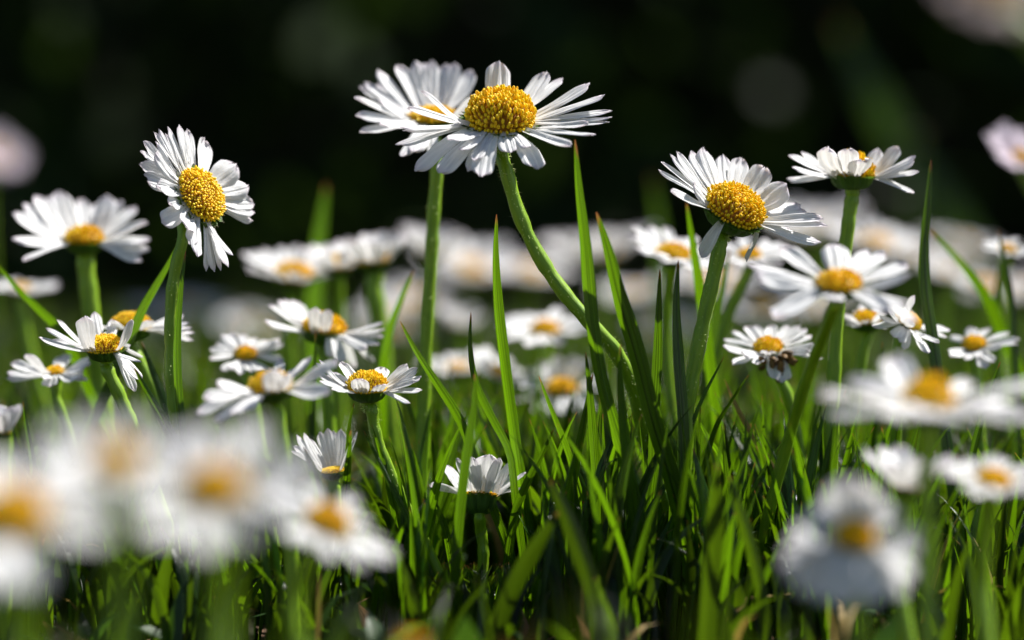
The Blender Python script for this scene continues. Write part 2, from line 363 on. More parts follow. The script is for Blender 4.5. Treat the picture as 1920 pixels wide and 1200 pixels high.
def daisy(name, label, c, d, axis, Rd, stem, tips=None, L=None, seed=0, hi=0, stem_r=0.00072, hair=0,
          N_=22, R=None, el=12, eljit=8, one_mesh=False, side_el=None, base_el=8, dome=1.2, group=DAISIES, zs=None, cup=True, depths=None, wide=1.0, reach=None, pm=None, cupz=1.0):
    pmat = {None: M_PETAL, 'old': M_DRAB, 'pink': M_PINK}[pm]
    """c: photo pixel of the head's centre; d: distance; Rd: disc radius in photo px; stem: way points in px"""
    rnd = random.Random(seed * 7 + 3); nr = np.random.default_rng(seed)
    s = d / FPX; rd = Rd * s; Cn = P(c[0], c[1], d); e1, e2, A = head_frame(axis)
    if isinstance(stem, (list, tuple)) and stem and not isinstance(stem[0], (int, float)):
        pts = [Cn - A * rd * 0.62 * cupz, Cn - A * rd * (0.4 + 0.6 * cupz)]
        for i, q in enumerate(stem): pts.append(P(q[0], q[1], d + (q[2] if len(q) > 2 else 0)))
        last, prev = pts[-1], pts[-2]
        dirn = (last - prev).normalized()
        if dirn.z > -0.35: dirn = Vector((dirn.x, dirn.y, -0.6)).normalized()
        n_rem = last.z / -dirn.z
        if n_rem > 0: 
            mid = last + dirn * n_rem * 0.5; end = last + dirn * n_rem; end.x = 0.5 * end.x + 0.5 * mid.x
            pts += [mid, Vector((end.x, end.y, -0.002))]
    else:
        dx, dy = stem
        h = Cn.z; B0 = Cn - A * rd * 0.62
        root = Vector((Cn.x + dx * s, Cn.y + dy * s, -0.002))
        pts = [B0, B0 - A * min(0.25 * h, 0.006), (B0 - A * min(0.5 * h, 0.012)) * 0.5 + (root * 0.35 + B0 * 0.65) * 0.5, root * 0.7 + B0 * 0.3 + Vector((rnd.uniform(-1, 1), rnd.uniform(-1, 1), 0)) * 0.0012, root]
    root = pts[-1].copy(); root.z = 0
    t = empty(name, root, label, 'flower', group)
    path = catmull([p - root for p in pts], 7)
    rr = stem_r * np.linspace(1.0, 1.12, len(path)) * (1 + 0.05 * np.sin(np.arange(len(path)) * 0.9 + seed) + 0.03 * nr.normal(size=len(path))); rr[:2] *= 1.15
    mb = MB(); tube(mb, path, rr, 12 if hi is not None else 8)
    sto = mb.build('stem', M_STEM, t)
    if hair:
        hb = MB(); hairs(hb, path, rr, hair * 2, rnd); hb.build('fuzz', M_FUZZ, sto)
    Hm = Matrix((( *e1, ), ( *e2, ), ( *A, ))).transposed().to_4x4()
    H = Matrix.Translation(Cn - root) @ Hm
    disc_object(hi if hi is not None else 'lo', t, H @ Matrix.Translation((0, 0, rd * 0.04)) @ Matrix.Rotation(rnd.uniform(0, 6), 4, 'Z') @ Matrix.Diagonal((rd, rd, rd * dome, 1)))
    if cup: cup_object(seed % 3, t, H @ Matrix.Rotation(rnd.uniform(0, 6), 4, 'Z') @ Matrix.Diagonal((rd, rd, rd * cupz, 1)))
    if tips:
        Lm = L * s; base_r = rd * 0.84
        E1, E2, AA = np.array(e1), np.array(e2), np.array(A); Cv = np.array(Cn)
        reach_ = reach or 1.0
        for k, tp in enumerate(tips):
            x, y, wpx = tp[:3]; lf = tp[3] if len(tp) > 3 else 1.0; elv = tp[4] if len(tp) > 4 else el
            best = None
            for tt in np.linspace(-1.3, 1.3, 105) * (Lm + rd):
                if len(tp) > 5 and tt * tp[5] < 0: continue
                T = np.array(P(x, y, d + tt)); r = T - Cv
                pl = r - AA * r.dot(AA); nn = np.linalg.norm(pl) + 1e-9
                if nn < 0.3 * rd: continue
                b = Cv + pl / nn * base_r; cv = T - b; ln = np.linalg.norm(cv)
                e = math.degrees(math.asin(max(-1, min(1, cv.dot(AA) / (ln + 1e-9)))))
                cost = ((ln / (Lm * lf) - 1) / 0.10) ** 2 + ((e - elv) / 24) ** 2
                if ln > 1.25 * Lm: cost += 10 * (ln / Lm - 1)
                if best is None or cost < best[0]: best = (cost, T, b, pl / nn, e)
            if best is None: continue
            _, T, b, rad, e = best
            b = b - AA * rd * (0.02 + 0.05 * (k % 2))
            ch = T - b; ln = np.linalg.norm(ch)
            be = math.radians(base_el); t0 = rad * math.cos(be) + AA * math.sin(be); t0 = 0.55 * t0 + 0.45 * ch / ln
            nv = AA * 1.0 + rad * (-math.tan(math.radians(max(-60, min(60, e)))) * 0.5)
            cu = ch / ln; nv = nv - cu * nv.dot(cu); nv /= np.linalg.norm(nv)
            vw = np.array([0, -1.0, 0]); vw = vw - cu * vw.dot(cu); vl = np.linalg.norm(vw)
            if vl > .3 and abs(nv.dot(vw / vl)) < 0.34:
                sg = 1 if nv.dot(vw) > -0.1 else -1
                nv = nv + sg * vw / vl * 0.42; nv /= np.linalg.norm(nv)
            V, ST = petal_verts(b, T, nv if True else AA * 1.0 + rad * (-math.tan(math.radians(max(-60, min(60, e)))) * 0.5), wpx * s * 1.38, rnd, t0=t0,
                                cup=rnd.uniform(-0.12, 0.22), notch=rnd.choice([0, 0, 0.03, 0.05]), curl=rnd.uniform(-0.03, 0.03))
            V = V - np.array(root)
            mk('petal', V, PF, M_PETAL, t, ST)
    else:
        Lg = (R - Rd * 0.84) * s
        mbp = MB() if one_mesh else None
        for k in range(N_):
            az = (k + rnd.uniform(-.32, .32)) / N_ * 2 * math.pi
            e = el + rnd.uniform(-eljit, eljit)
            if side_el: e += side_el(az)
            ln = Lg * rnd.uniform(0.86, 1.05); wv = wide * rnd.uniform(.85, 1.12) * (22 / N_) ** 0.6
            M = Matrix.Rotation(az, 4, 'Z') @ Matrix.Translation((rd * 0.84, 0, -rd * (0.02 + 0.05 * (k % 2)))) @ Matrix.Rotation(-math.radians(e), 4, 'Y') @ Matrix.Rotation(rnd.uniform(-.2, .2), 4, 'X') @ Matrix.Diagonal((ln, ln * wv, ln, 1))
            vi = rnd.randrange(len(_pv)); M = H @ M
            if one_mesh:
                V, ST = _pv[vi]; m3 = np.array(M)
                mbp.add(V @ m3[:3, :3].T + m3[:3, 3], PF, ST)
            else:
                if vi not in _pobj:
                    o = mk('petal', _pv[vi][0], PF, M_PETAL, t, _pv[vi][1]); _pobj[vi] = o
                else:
                    o = _pobj[vi].copy(); C.objects.link(o); o.parent = t
                o.matrix_basis = M
        if one_mesh: mbp.build('ray_florets', pmat, t)
    return t

def Zm(ox, oy, sc, lst):
    return [(ox + q[0] / sc, oy + q[1] / sc, q[2] / sc) + tuple(q[3:]) for q in lst]

# ------------------------------------------------------------------ the sharp daisies, ray by ray
D0 = FOCUS
daisy('daisy', 'largest daisy, domed yellow centre, on a thick curving hairy stem at top centre', (939, 226), D0, (0.02, 0.40, 0.92), 63,
      [(950, 325), (972, 400), (1010, 480), (1056, 548), (1104, 604), (1150, 655, .001), (1185, 720, .003), (1205, 800, .005)],
      Zm(640, 90, 3.53, [(1045, 88, 125, .8, 40), (520, 278, 62, 1, 30), (428, 395, 62, 1, 12), (382, 523, 66, 1, 8), (400, 548, 66, .95), (358, 640, 80, 1, 0), (484, 812, 110), (640, 832, 105),
        (783, 680, 62, .7, 0), (838, 820, 55, .8, -35), (925, 852, 108, .9, -25), (880, 745, 70, .7, -15), (1118, 690, 92, .55, -30), (1300, 802, 112, .9, -18), (1525, 650, 84), (1683, 575, 80), (1775, 488, 60), (1793, 458, 55), (1795, 415, 55), (1640, 500, 70, .85),
        (1748, 312, 82), (1645, 235, 95), (1470, 198, 80), (1360, 155, 92, .95, 25), (1230, 660, 60, .6, -15), (700, 600, 80, .8)]),
      L=142, seed=1, hi=0, hair=420, base_el=6, el=8, stem_r=0.00076, dome=1.38)
daisy('daisy', 'daisy half hidden behind the largest one, upright straight stem, petals fanned up', (812, 222), D0 + 0.017, (-0.02, 0.26, 0.96), 44,
      [(818, 320), (812, 400), (808, 480), (800, 600), (795, 720), (792, 860), (790, 1000)],
      Zm(640, 90, 3.53, [(118, 252, 70), (88, 325, 70), (93, 438, 70), (120, 550, 85), (150, 222, 75), (232, 232, 60), (245, 345, 55, .6, 35), (238, 142, 88), (370, 108, 95), (485, 86, 85), (545, 95, 70), (598, 80, 85), (690, 102, 85), (750, 98, 105), (862, 142, 90),
        (470, 690, 85, .9, -10), (400, 720, 75, 1, -12), (960, 300, 80), (250, 500, 70), (620, 760, 60, .9, -10), (820, 200, 80)]),
      L=128, seed=2, hi=None, hair=150, el=28, base_el=15, stem_r=0.00074, dome=0.75)
daisy('daisy', 'daisy at upper left turned sideways to the right with its disc facing the light', (374, 367), D0 + 0.001, (0.80, 0.52, 0.45), 53,
      [(344, 440), (330, 500), (322, 560), (320, 640), (322, 720), (332, 800)],
      Zm(260, 220, 4.0, [(303, 52, 85), (365, 82, 85), (498, 160, 120), (730, 350, 150, .85), (820, 515, 120, .9), (865, 640, 90), (872, 715, 75), (855, 780, 65), (218, 68, 70), (150, 85, 55), (112, 105, 52), (125, 182, 55), (118, 262, 90),
        (38, 175, 70, 1, 25), (10, 250, 70, 1, 25), (2, 350, 80, 1, 20), (40, 425, 70, .9, 15), (62, 480, 75, .9, 10), (140, 510, 100, .7, -5), (228, 635, 115, .5), (165, 790, 110, .8, -20), (370, 838, 120, .65), (385, 955, 90, .8), (445, 1045, 85), (505, 1155, 55), (570, 1160, 65), (615, 1155, 50), (672, 1130, 60), (708, 1040, 50), (650, 1110, 50), (200, 120, 50)]),
      L=99, seed=3, hi=1, hair=120, el=6, base_el=0, stem_r=0.00064, dome=0.75)
daisy('daisy', 'daisy leaning right with wide golden disc and two drooping rays beside its dark stem', (1375, 396), D0, (0.38, 0.45, 0.80), 56,
      [(1352, 450), (1340, 510), (1322, 590), (1304, 680), (1290, 760), (1284, 860)],
      Zm(1180, 240, 3.31, [(178, 258, 65), (198, 208, 60), (252, 162, 55), (290, 140, 60), (382, 138, 75), (455, 122, 95), (580, 168, 90), (700, 182, 100), (842, 238, 110, .9), (975, 345, 130, .8), (1065, 475, 80), (1100, 520, 100), (1212, 560, 70), (1235, 605, 65), (1190, 708, 80, 1, -5), (252, 388, 70), (395, 345, 75, .6, 30), (440, 806, 60, .75, -70), (725, 830, 50, .7, -75), (1000, 640, 80, .9, -5), (330, 200, 60)]),
      L=112, seed=4, hi=0, hair=260, el=12, base_el=12, stem_r=0.00078)
daisy('daisy', 'daisy at upper right seen from slightly below, green cup showing under raised white petals', (1598, 330), D0 + 0.009, (0.02, 0.03, 1.0), 40,
      [(1592, 400), (1586, 450), (1572, 540), (1566, 640), (1560, 760), (1556, 880)],
      Zm(1180, 240, 3.31, [(988, 168, 70), (1065, 145, 65), (975, 318, 65), (1228, 118, 125, .9, 50, -1), (1358, 125, 95, .9), (1545, 128, 75), (1455, 195, 110, .7, 50, -1), (1672, 115, 85), (1778, 175, 65), (1800, 270, 65), (1770, 402, 70), (1770, 210, 60), (1600, 170, 70), (1010, 240, 60)]),
      L=86, seed=5, hi=None, el=18, base_el=10, stem_r=0.00078, dome=1.7)
daisy('daisy', 'small sharp daisy left of centre, ragged thin petals, orange disc, hairy bent stem', (688, 730), D0 - 0.001, (0.0, 0.16, 1.0), 36,
      [(697, 765), (702, 800), (716, 850), (742, 910), (770, 970)],
      Zm(360, 520, 3.333, [(775, 535, 32), (790, 512, 28), (770, 585, 30), (790, 615, 30), (795, 650, 34), (835, 610, 32), (870, 700, 42), (925, 528, 70), (880, 590, 36), (1050, 632, 85, .55, 45, -1), (1180, 672, 80, .5, 25, -1), (1200, 562, 75), (1345, 542, 70), (1412, 565, 62), (1436, 620, 60), (1440, 705, 55), (1365, 790, 36, .9, -20), (1400, 650, 50), (940, 655, 50, .6)]),
      L=72, seed=6, hi=1, hair=200, el=18, base_el=12, stem_r=0.00062, dome=1.4)
daisy('daisy', 'soft daisy just left of the small sharp one, long blue-shaded ray pointing to upper right', (508, 728), D0 - 0.020, (-0.08, 0.18, 1.0), 40,
      [(520, 775), (528, 830), (535, 900), (540, 980)],
      Zm(360, 520, 3.333, [(155, 672, 95), (65, 752, 80), (22, 852, 90), (135, 902, 100), (248, 855, 80), (500, 575, 95, .6, 65, -1), (598, 600, 65, .6, 60, -1), (912, 515, 85), (865, 720, 100, 1, 0), (742, 492, 52), (545, 510, 50), (660, 560, 60), (330, 830, 80, .8, -15)]),
      L=100, seed=7, hi=None, el=12, base_el=5, stem_r=0.0007)
daisy('daisy', 'half closed daisy low in the centre grass seen from below, dark green scaly cup', (900, 932), D0 + 0.001, (0.03, -0.30, 0.95), 31,
      [(902, 1000), (906, 1040), (902, 1100)],
      Zm(700, 760, 2.595, [(272, 385, 58, .95, 25), (355, 292, 75), (405, 255, 40), (480, 250, 55), (565, 238, 92), (620, 255, 45), (665, 275, 45), (742, 325, 45), (728, 402, 42), (640, 300, 45), (700, 340, 45), (440, 300, 40)]),
      L=82, seed=8, hi=1, el=55, base_el=60, stem_r=0.0006, dome=0.4, cupz=1.6)
daisy('daisy', 'daisy at left with two broad rays raised in front of its disc, dark cup below', (197, 655), D0 + 0.004, (-0.05, 0.20, 0.98), 33,
      [(204, 700), (225, 745), (248, 800), (268, 860)],
      Zm(0, 500, 3.529, [(558, 325, 110, .85, 65, -1), (625, 298, 60), (868, 352, 85, .9, 60, -1), (378, 348, 42), (298, 405, 42), (250, 466, 42), (330, 485, 40), (545, 475, 40, .6), (945, 600, 62, 1, -15), (935, 632, 45, 1, -15), (942, 752, 62, 1, -35), (895, 828, 55, 1, -45), (850, 545, 60, .6, -10), (740, 350, 50)]),
      L=88, seed=9, hi=1, el=12, base_el=5, stem_r=0.0007)
daisy('daisy', 'side-on daisy at left whose rounded yellow dome shows above petals streaming right', (246, 615), D0 + 0.015, (0.05, 0.08, 1.0), 36,
      [(262, 680), (290, 740), (312, 800)],
      Zm(0, 500, 3.529, [(1005, 355, 60, .6, 40), (1210, 318, 55), (1252, 372, 50), (1270, 405, 48), (1288, 438, 48), (1285, 490, 45), (735, 348, 45), (1150, 330, 45), (560, 520, 60), (620, 380, 40), (1200, 400, 50)]),
      L=92, seed=10, hi=1, el=12, base_el=10, stem_r=0.0007)
daisy('daisy', 'large soft daisy at left with petals fanned up above a green cup, thick stem', (159, 452), .345, (0.0, 0.16, 1.0), 36,
      [(160, 500), (170, 590), (184, 700), (196, 800)],
      Zm(0, 200, 3.529, [(78, 700, 105), (150, 640, 100), (235, 585, 110), (385, 558, 125), (538, 602, 75), (712, 588, 125), (815, 622, 85), (895, 660, 85), (975, 765, 105), (995, 885, 95), (940, 1025, 75), (80, 880, 110), (150, 1015, 85), (990, 950, 70), (310, 600, 90), (640, 640, 80)]),
      L=112, seed=60, hi=None, el=28, base_el=15, stem_r=0.00105)
daisy('daisy', 'small daisy at far left with an orange button and its cup turned right', (104, 700), D0 + 0.016, (-0.1, 0.1, 1.0), 18,
      [(104, 745), (120, 790), (140, 850)],
      Zm(0, 500, 3.529, [(178, 578, 100, .9, 45), (72, 635, 65), (42, 700, 55), (38, 745, 55), (322, 792, 80, .45, 0), (292, 742, 60, .6), (392, 595, 55, .7), (445, 580, 60, .9), (592, 640, 100), (545, 722, 110, .9, 5), (575, 755, 50, 1, -5)]),
      L=72, seed=11, hi=None, el=18, base_el=12, stem_r=0.0006)
daisy('daisy', 'blurred broad daisy at right with few wide petals, one curled forward over its disc', (1574, 535), D0 - 0.026, (0.0, 0.30, 0.95), 42,
      [(1566, 575), (1540, 640, .01), (1510, 720, .015), (1480, 820, .02), (1450, 930, .022), (1425, 1040, .024)],
      Zm(1340, 420, 3.159, [(395, 128, 105), (238, 305, 120), (195, 240, 70), (350, 555, 130), (702, 115, 125, .85), (900, 150, 70), (1005, 165, 70), (1150, 235, 90), (1165, 300, 75), (690, 445, 100, .4, 40, -1), (1195, 585, 85), (1150, 470, 80), (1050, 520, 85), (800, 190, 60)]),
      L=126, seed=12, hi=None, el=20, base_el=12, stem_r=0.0006, dome=1.0)
daisy('daisy', 'full-petalled daisy at right with brown withered seeds at the front of its disc', (1440, 654), D0 + 0.014, (-0.05, 0.33, 0.94), 27,
      [(1475, 735), (1490, 800), (1505, 880)],
      Zm(1340, 420, 3.159, [(52, 682, 50), (45, 722, 50), (108, 635, 52), (190, 605, 52), (240, 600, 45), (338, 598, 55), (440, 602, 50), (500, 600, 50), (545, 620, 50), (575, 660, 50), (590, 710, 50), (108, 830, 62), (170, 770, 60, .8), (320, 755, 66, .5, 20), (560, 760, 50), (630, 745, 55), (400, 940, 100, 1, -35), (640, 800, 50), (250, 830, 55, .8)]),
      L=74, seed=13, hi=None, el=14, base_el=8, stem_r=0.0006)
_d = bpy.data.objects[[o.name for o in bpy.data.objects if o.get('label', '').startswith('full-petalled')][0]]
_mb = MB(); _r = random.Random(4)
for _k in range(26):
    _c = np.array(P(1462 + _r.gauss(0, 16), 678 + _r.gauss(0, 9), D0 + 0.0115 + _r.uniform(-.001, .0008)) - _d.location); _a = np.array([_r.gauss(0, 1) for _ in range(3)]); _a /= np.linalg.norm(_a)
    _pp = np.array([_c - _a * .0006, _c - _a * .0003, _c + _a * .0003, _c + _a * .0006]); tube(_mb, _pp, [.00012, .00032, .0003, .0001], 7, 0.15, _r.random())
_mb.build('seed_clump', M_SEED, _d)
daisy('daisy', 'cream daisy with a gap in its rays, upright left tuft and drooping right fan', (608, 620), D0 + 0.021, (0.12, 0.12, 0.97), 40,
      [(612, 680), (616, 760), (620, 840)],
      Zm(360, 520, 3.333, [(478, 168, 55, .9, 50), (535, 140, 50), (575, 135, 50), (622, 138, 50), (660, 150, 45), (775, 188, 65, .6, 65, -1), (850, 200, 55, .6, 60, -1), (448, 272, 55), (1200, 285, 55), (1205, 325, 50), (1195, 375, 50), (1140, 525, 60, 1, -30), (1095, 450, 55), (1015, 565, 65, 1, -45), (935, 540, 60, .8, -50), (870, 500, 50, .6, -60), (1170, 420, 50)]),
      L=92, seed=14, hi=None, el=18, base_el=8, stem_r=0.0007)
daisy('daisy', 'closing white daisy low left of centre, narrow petals standing up from a dark cup', (624, 884), D0 + 0.004, (-0.1, 0.12, 1.0), 22,
      [(628, 920), (632, 980)],
      Zm(360, 520, 3.333, [(632, 1050, 50), (655, 982, 50), (700, 972, 50), (735, 1010, 40), (795, 965, 45), (848, 942, 50), (885, 958, 45), (930, 948, 55), (960, 985, 50), (1032, 965, 40), (1015, 1010, 42), (620, 1085, 40)]),
      L=76, seed=15, hi=1, el=50, base_el=55, stem_r=0.0006, dome=0.5)
daisy('daisy', 'daisy at right with petals folded left over its bulging orange disc', (1700, 606), D0 + 0.012, (0.45, 0.25, 0.8), 26,
      [(1684, 660), (1678, 720), (1680, 800)],
      Zm(1560, 540, 5.333, [(400, 385, 80, .9, 60), (830, 75, 55, 1, 55), (570, 210, 110, .9, 60), (480, 300, 90, .9, 60), (500, 120, 90, 1, 60), (610, 490, 90, .6, -10), (680, 545, 80, .6, -15), (960, 655, 90), (900, 560, 60), (1130, 395, 60), (1190, 420, 60), (1150, 490, 60), (1080, 550, 60), (800, 320, 75, .5, 60, -1), (720, 620, 60, .7, -20)]),
      L=82, seed=16, hi=1, el=8, base_el=4, stem_r=0.0006)
daisy('daisy', 'shaded daisy with a dark cup between two white flowers at right', (1625, 604), D0 + 0.021, (-0.1, 0.1, 1.0), 28,
      [(1620, 650), (1608, 720), (1600, 800)],
      Zm(1560, 540, 5.333, [(130, 260, 70), (150, 310, 70), (150, 370, 70), (230, 230, 60, .7), (300, 160, 70), (450, 180, 80), (520, 240, 70), (540, 400, 60), (330, 330, 60, .3, 45)]),
      L=62, seed=17, hi=None, el=20, base_el=8, stem_r=0.0006)
daisy('daisy', 'small ragged daisy near the right edge with petals hanging toward the blurred bloom', (1826, 648), D0 + 0.022, (-0.15, 0.35, 0.9), 22,
      [(1830, 700), (1836, 800)],
      Zm(1560, 540, 5.333, [(1390, 390, 95, .7, 25), (1560, 400, 80, .8), (1770, 445, 60), (1880, 510, 70), (1700, 590, 60), (1620, 740, 75), (1530, 805, 90), (1180, 670, 110), (1190, 480, 80), (1350, 720, 60, .7), (1860, 560, 60), (1480, 690, 60, .7)]),
      L=66, seed=18, hi=None, el=12, base_el=4, stem_r=0.0006)

daisy('daisy', 'strongly blurred ragged daisy low right with a broad petal raised over its brown-gold disc', (1603, 1012), .243, (0.0, 0.42, 0.9), 40,
      [(1606, 1060), (1612, 1130), (1615, 1200)],
      Zm(1300, 640, 2.1436, [(620, 545, 120, .85, 70, -1), (690, 560, 110, .85, 75, -1), (405, 750, 70), (375, 800, 70), (360, 850, 75), (350, 905, 75), (365, 960, 75), (440, 690, 70), (420, 1020, 75), (500, 1050, 75), (590, 1075, 80), (740, 1060, 75), (850, 1030, 80), (890, 950, 75), (900, 850, 80), (905, 770, 75), (770, 620, 80, .9), (830, 680, 70), (510, 630, 80, .9)]),
      L=105, seed=61, hi=None, el=20, base_el=10, stem_r=0.0006, dome=1.4)
# ------------------------------------------------------------------ softer daisies, described one by one
def side(c1, a1=90):      # petals lifted toward azimuth a1 by c1 degrees
    return lambda az: c1 * math.cos(az - math.radians(a1))
SOFT = [
 # label, centre, d, axis(right,toward,up), Rd, R, N, el, stem, options
 ('small soft daisy cut by the left edge beside a slanting blade', (38, 545), .385, (0, .12, 1), 18, 72, 14, 12, [(44, 600), (60, 680), (80, 760)], {}),
 ('tiny flat daisy left of centre with a yellow button, slightly behind the soft one', (460, 666), .340, (.05, .50, .88), 20, 74, 19, 4, [(468, 720), (480, 800)], {}),
 ('creamy out-of-focus daisy in the left middle distance with a golden upper rim', (550, 520), .378, (.1, .25, 1), 36, 108, 20, 26, (10, 40), dict(dome=1.2)),
 ('out-of-focus daisy overlapping its creamy neighbour, upright on a pale thick stem', (700, 492), .366, (-.1, .10, 1), 30, 98, 20, 46, [(700, 540), (712, 620), (720, 700)], dict(stem_r=.0011)),
 ('lilac-white out-of-focus daisy crossed by the straight stem of the upright daisy', (808, 478), .415, (.1, .1, 1), 22, 86, 20, 44, (0, 30), {}),
 ('blurred daisy squeezed between its two neighbours left of the straight stem', (634, 500), .372, (0, .2, 1), 26, 84, 18, 36, (0, 30), {}),
 ('blurred daisy behind the curved stem, yellow disc above spread petals', (1022, 622), .375, (0, .30, .95), 27, 98, 16, 10, [(1024, 680), (1020, 760)], {}),
 ('cream daisy below another, one broad petal standing up behind twin discs', (1052, 734), .368, (-.1, .22, 1), 30, 92, 16, 14, [(1058, 790), (1060, 860)], dict(side=side(40))),
 ('blurred daisy peeking left of the tall central blade, side-on orange disc', (930, 700), .375, (.5, .2, .8), 20, 74, 15, 15, (0, 20), {}),
 ('pale blurred daisy with hanging petals right of the straight upright stem', (858, 695), .39, (0, .1, 1), 22, 82, 14, 18, (10, 10), {}),
 ('small blurred daisy with a peach coloured bud-like middle', (862, 612), .44, (.1, .1, 1), 18, 60, 14, 48, (10, 10), {}),
 ('white daisy behind the right blades with petals raised at its left', (1262, 480), .350, (.1, .30, .95), 30, 102, 18, 15, (20, 30), dict(side=side(18, 180))),
 ('daisy partly hidden behind the leaning daisy, yellow disc beneath its drooping rays', (1405, 482), .352, (0, .25, .96), 22, 88, 16, 12, [(1378, 560), (1350, 640), (1330, 740)], {}),
 ('heavily blurred white daisy under the big right daisy', (1430, 580), .47, (.1, .3, .95), 28, 88, 16, 10, (0, 20), {}),
 ('blurred daisy with tan disc behind the upper right stem', (1640, 462), .44, (.1, .25, .95), 30, 104, 18, 20, (0, 20), {}),
 ('soft white daisy between two upright blades at right', (1775, 520), .45, (.1, .1, 1), 20, 66, 14, 30, (0, 10), {}),
 ('cream blurred daisy with ochre disc at the right edge', (1846, 540), .44, (.2, .2, 1), 24, 72, 15, 15, (0, 10), {}),
 ('little daisy at the right edge with a bright yellow disc above the cream one', (1888, 470), .365, (.1, .3, .95), 16, 54, 11, 12, (6, 10), {}),
 ('pinkish daisy cut by the right edge against the dark shrubbery', (1914, 298), .395, (.25, .55, .8), 18, 86, 22, 20, [(1928, 345), (1975, 450), (2010, 600)], dict(pm='pink', stem_r=.0005)),
 ('large out-of-focus pale bloom at the left edge against the dark', (-8, 292), .60, (.5, .6, .7), 16, 62, 16, 20, (-10, 20), dict(far=True, pm='pink')),
 ('grey-white blurred petals at the far left edge in the grass', (8, 812), .300, (0, .1, 1), 12, 66, 12, 62, (4, 10), {}),
 # foreground, strongly blurred
 ('strongly blurred flat daisy in the right foreground with a glowing orange disc', (1742, 765), .256, (.02, .10, 1), 48, 212, 18, 9, (10, 0), dict(dome=1.9, wide=.8, eljit=15)),
 ('blurred foreground daisy with loose white petals between the two low right blooms', (1700, 915), .275, (.1, .10, 1), 24, 118, 12, 42, (10, 0), {}),
 ('blurred pinkish daisy at the lower right edge', (1862, 905), .264, (.1, .3, 1), 32, 104, 22, 14, (10, 0), {}),
 ('strongly blurred white daisy low left with a bright orange middle', (402, 925), .203, (0, .50, .88), 54, 215, 11, 12, (0, 0), dict(wide=.72, dome=1.5)),
 ('huge blurred daisy at the lower left edge, dull orange disc cut by the frame', (22, 980), .200, (0, .50, .88), 66, 250, 11, 10, (0, 0), dict(wide=.75, dome=1.5)),
 ('blurred pale daisy with peach middle between two larger foreground blooms at left', (215, 876), .194, (0, .35, .95), 46, 170, 10, 16, (0, 0), dict(wide=.7, dome=1.5)),
 ('blurred foreground daisy leaning right with a narrow orange disc and lilac petals', (612, 985), .245, (.42, .34, .85), 42, 140, 14, 4, (-10, 0), dict(wide=.75, dome=1.4)),
 ('orange-centred daisy just poking into the bottom edge, left of centre', (770, 1212), .225, (0, .3, .95), 26, 40, 16, -40, (0, 6), {}),
 ('blurred pale bloom with tan middle cut by the top right corner', (1862, -28), .190, (.1, .7, .8), 46, 130, 14, 8, [(1950, 60), (2040, 220), (2060, 500)], dict(pm='old')),
]
for i, (lab, c, d, ax, Rd_, R_, n_, el_, stem_, op) in enumerate(SOFT):
    op = dict(op); sd = op.pop('side', None); far = op.pop('far', False)
    daisy('daisy', lab, c, d, ax, Rd_, stem_, N_=n_, R=R_, el=el_, seed=40 + i, hi=None, one_mesh=(far or d > 0.43 or 'pm' in op), side_el=sd, stem_r=op.pop('stem_r', 0.0007), **op)

# ------------------------------------------------------------------ far, unresolved daisies
FARL = 'distant daisy dissolved into a pale round blur over the far grass'
FAR = [(888, 515, .50), (992, 520, .50), (1120, 482, .48), (1190, 560, .50),
       (1525, 440, .48), (1338, 530, .50), (1705, 490, .48), (1560, 585, .48), (1905, 560, .48), (1800, 470, .60),
       (350, 595, .66), (285, 610, .8), (770, 575, .55), (1240, 620, .6), (470, 625, .6), (725, 615, .6)]
for i, (x, y, d) in enumerate(FAR):
    rnd = random.Random(900 + i)
    R_ = 0.0100 * FPX / d * rnd.uniform(.85, 1.12)
    daisy('daisy', FARL, (x + rnd.uniform(-8, 8), y), d, (rnd.uniform(-.3, .3), rnd.uniform(0, .4), .95), R_ * .3, (rnd.uniform(-15, 15), 10), N_=19, R=R_, el=rnd.uniform(12, 38), seed=200 + i, hi=None, one_mesh=True, group='distant daisies blurred over the far grass')
# small added bud whose blur stands in for a point highlight at right
t = daisy('highlight_bud', 'tiny far bud added to imitate a faint grey highlight circle above the right flowers', (1717, 260), .78, (0, .2, 1), 10, (0, 10), N_=10, R=19, el=45, seed=301, hi=None, one_mesh=True)
t['category'] = 'stand-in bud'

